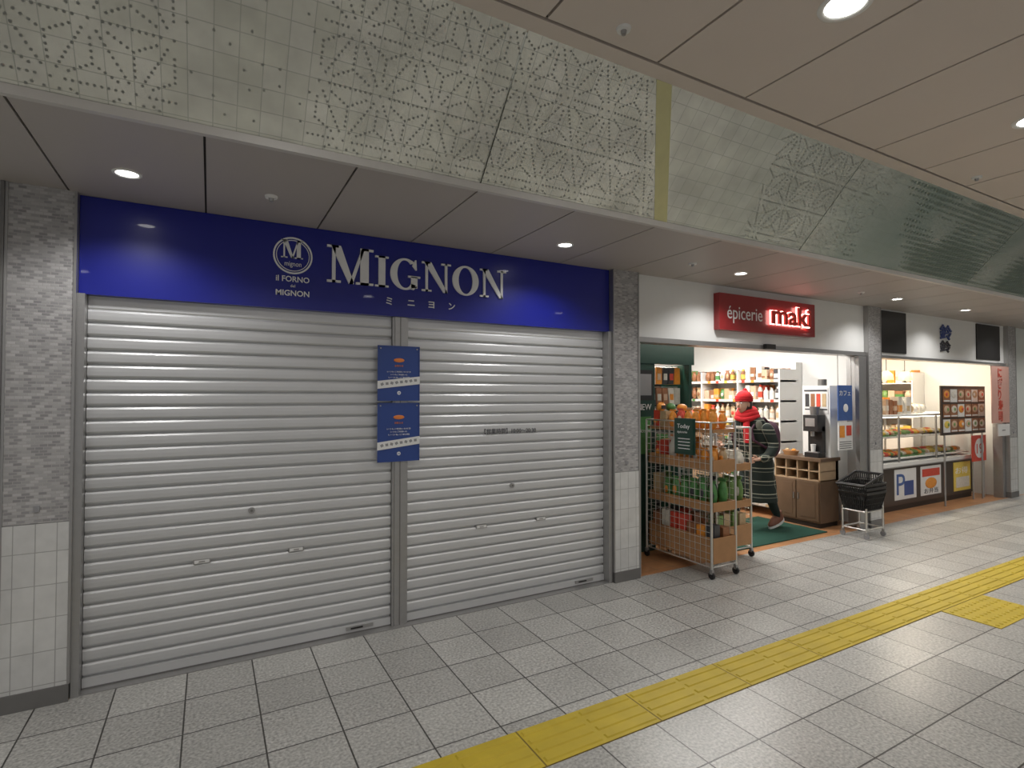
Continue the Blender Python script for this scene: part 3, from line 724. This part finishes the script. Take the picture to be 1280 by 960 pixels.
for x in (8.1,8.65,9.2,9.75):
    b=B('pendant_lamp'); b.cyl((x,.8,2.62),(x,.8,1.98),.005,'black',6); b.loft([(x,.8,1.84,.10,.10),(x,.8,1.93,.085,.085),(x,.8,1.98,.03,.03)],'lshade',20,cap=False); b.ell((x,.8,1.88),(.035,.035,.035),'lampw',12,8); b.done()
b=B('trim_3'); b.box(10.82,10.915,-.05,.07,0,2.065,'steel'); b.box(7.275,7.31,-.06,.07,0,2.065,'steel'); b.done()

# ---------------------------------------------------------------- tactile paving
b=B('tactile_paving')
b.box(XL,XR-.2,-1.75,-1.475,-.02,.003,'yellowd')
x=1.285-.67*6
while x<18:
    b.box(x+.004,x+.666,-1.748,-1.477,.0,.0045,'yellow')
    for h_ in (0,.335):
      for q in range(4):
        y=-1.747+.034+q*.067
        xa,xb=x+.014+h_,x+.325+h_
        vs=[];prof=[(-.017,.0045),(-.011,.0098),(.011,.0098),(.017,.0045)]
        for xx in (xa,xb):
            for (dy,z) in prof: vs.append((xx+(0 if z<.005 else (.006 if xx==xa else -.006)),y+dy,z))
        b.raw(vs,[(0,1,5,4),(1,2,6,5),(2,3,7,6),(0,3,2,1),(4,5,6,7)],'yellow')
    x+=.67
b.box(4.75,5.42,-2.10,-1.754,-.02,.0045,'yellow')
for i in range(11):
    for j in range(5): b.cyl((4.79+i*.059,-2.065+j*.066,.0045),(4.79+i*.059,-2.065+j*.066,.0095),.015,'yellow',10,r2=.010)
b.done()

# ---------------------------------------------------------------- lamps
def spot(name,x,y,z,w,size,colr,blend=.6,rad=.05,parent=None):
    l=bpy.data.lights.new(name,'SPOT'); l.energy=w; l.spot_size=math.radians(size); l.spot_blend=blend; l.color=colr; l.shadow_soft_size=rad
    o=bpy.data.objects.new(name,l); o.location=(x,y,z); col.objects.link(o)
    if parent: o.parent=parent; o.matrix_parent_inverse=parent.matrix_world.inverted()
    return o
def downlight(x,y,z,r,w,size,colr,rad=.05):
    b=B('downlight'); N=28
    vs=[]
    for rr,zz in ((r*1.25,z-.001),(r*1.22,z-.006),(r,z-.006),(r*.92,z-.001)):
        for i in range(N): t=2*math.pi*i/N; vs.append((x+rr*math.cos(t),y+rr*math.sin(t),zz))
    b.raw(vs,[(j*N+i,j*N+(i+1)%N,(j+1)*N+(i+1)%N,(j+1)*N+i) for j in range(3) for i in range(N)],'white',True)
    b.raw(vs[3*N:],[tuple(range(N))],'lamp')
    o=b.done(); spot('downlight_beam',x,y,z-.02,w,size,colr,parent=o,rad=rad)
WC=(1,.975,.935)
for x in (-2.3,-.365,2.237,4.14,6.78,8.43,10.4,12.5): downlight(x,-.52,ZS,.05,25,140,(1,.985,.97))
for x in (-1.55,.37,2.33,4.3,6.22,8.14,10,12.5,15): downlight(x,-2.46,3.25,.085,42,160,WC,.12)
for x in (-1.5,2.3,6.1,10,14): downlight(x,-5.4,3.25,.085,82,160,WC,.12)
for (x,y,z) in ((.284,-.53,ZS),(3.47,-.58,ZS),(6.0,-.55,ZS),(1.61,-1.89,3.25),(5.05,-1.9,3.25)):
    b=B('ceiling_sensor'); b.cyl((x,y,z),(x,y,z-.012),.034,'white',20,r2=.030); b.cyl((x,y,z-.012),(x,y,z-.03),.014,'steel',14,r2=.010); b.done()
def area(name,x,y,z,sx,sy,w,colr):
    l=bpy.data.lights.new(name,'AREA'); l.shape='RECTANGLE'; l.size=sx; l.size_y=sy; l.energy=w; l.color=colr
    o=bpy.data.objects.new(name,l); o.location=(x,y,z); col.objects.link(o)
for x,w,c in ((5.1,56,(1,.975,.94)),(9.1,52,(1,.89,.72))):
    for y in (.7,1.9):
        b=B('ceiling_light_panel'); b.box(x-1.2,x+1.2,y-.08,y+.08,2.595,2.62,'white'); b.box(x-1.18,x+1.18,y-.06,y+.06,2.59,2.596,'lampw'); b.done()
        area('shop_ceiling_lamp',x,y,2.58,2.3,.14,w,c)

w=bpy.data.worlds.new('World'); bpy.context.scene.world=w; w.use_nodes=True
bg=w.node_tree.nodes['Background']; bg.inputs[0].default_value=(.99,.99,1,1); bg.inputs[1].default_value=.31

cam=bpy.data.cameras.new('Camera'); cam.lens=679/1280*36; cam.sensor_width=36; cam.clip_start=.05
co=bpy.data.objects.new('Camera',cam); co.location=(0,-3.75,1.6); co.rotation_euler=(math.radians(91.2),0,math.radians(-29.1)); col.objects.link(co)
bpy.context.scene.camera=co
bpy.context.scene.view_settings.view_transform='Standard'
bpy.context.scene.view_settings.exposure=0
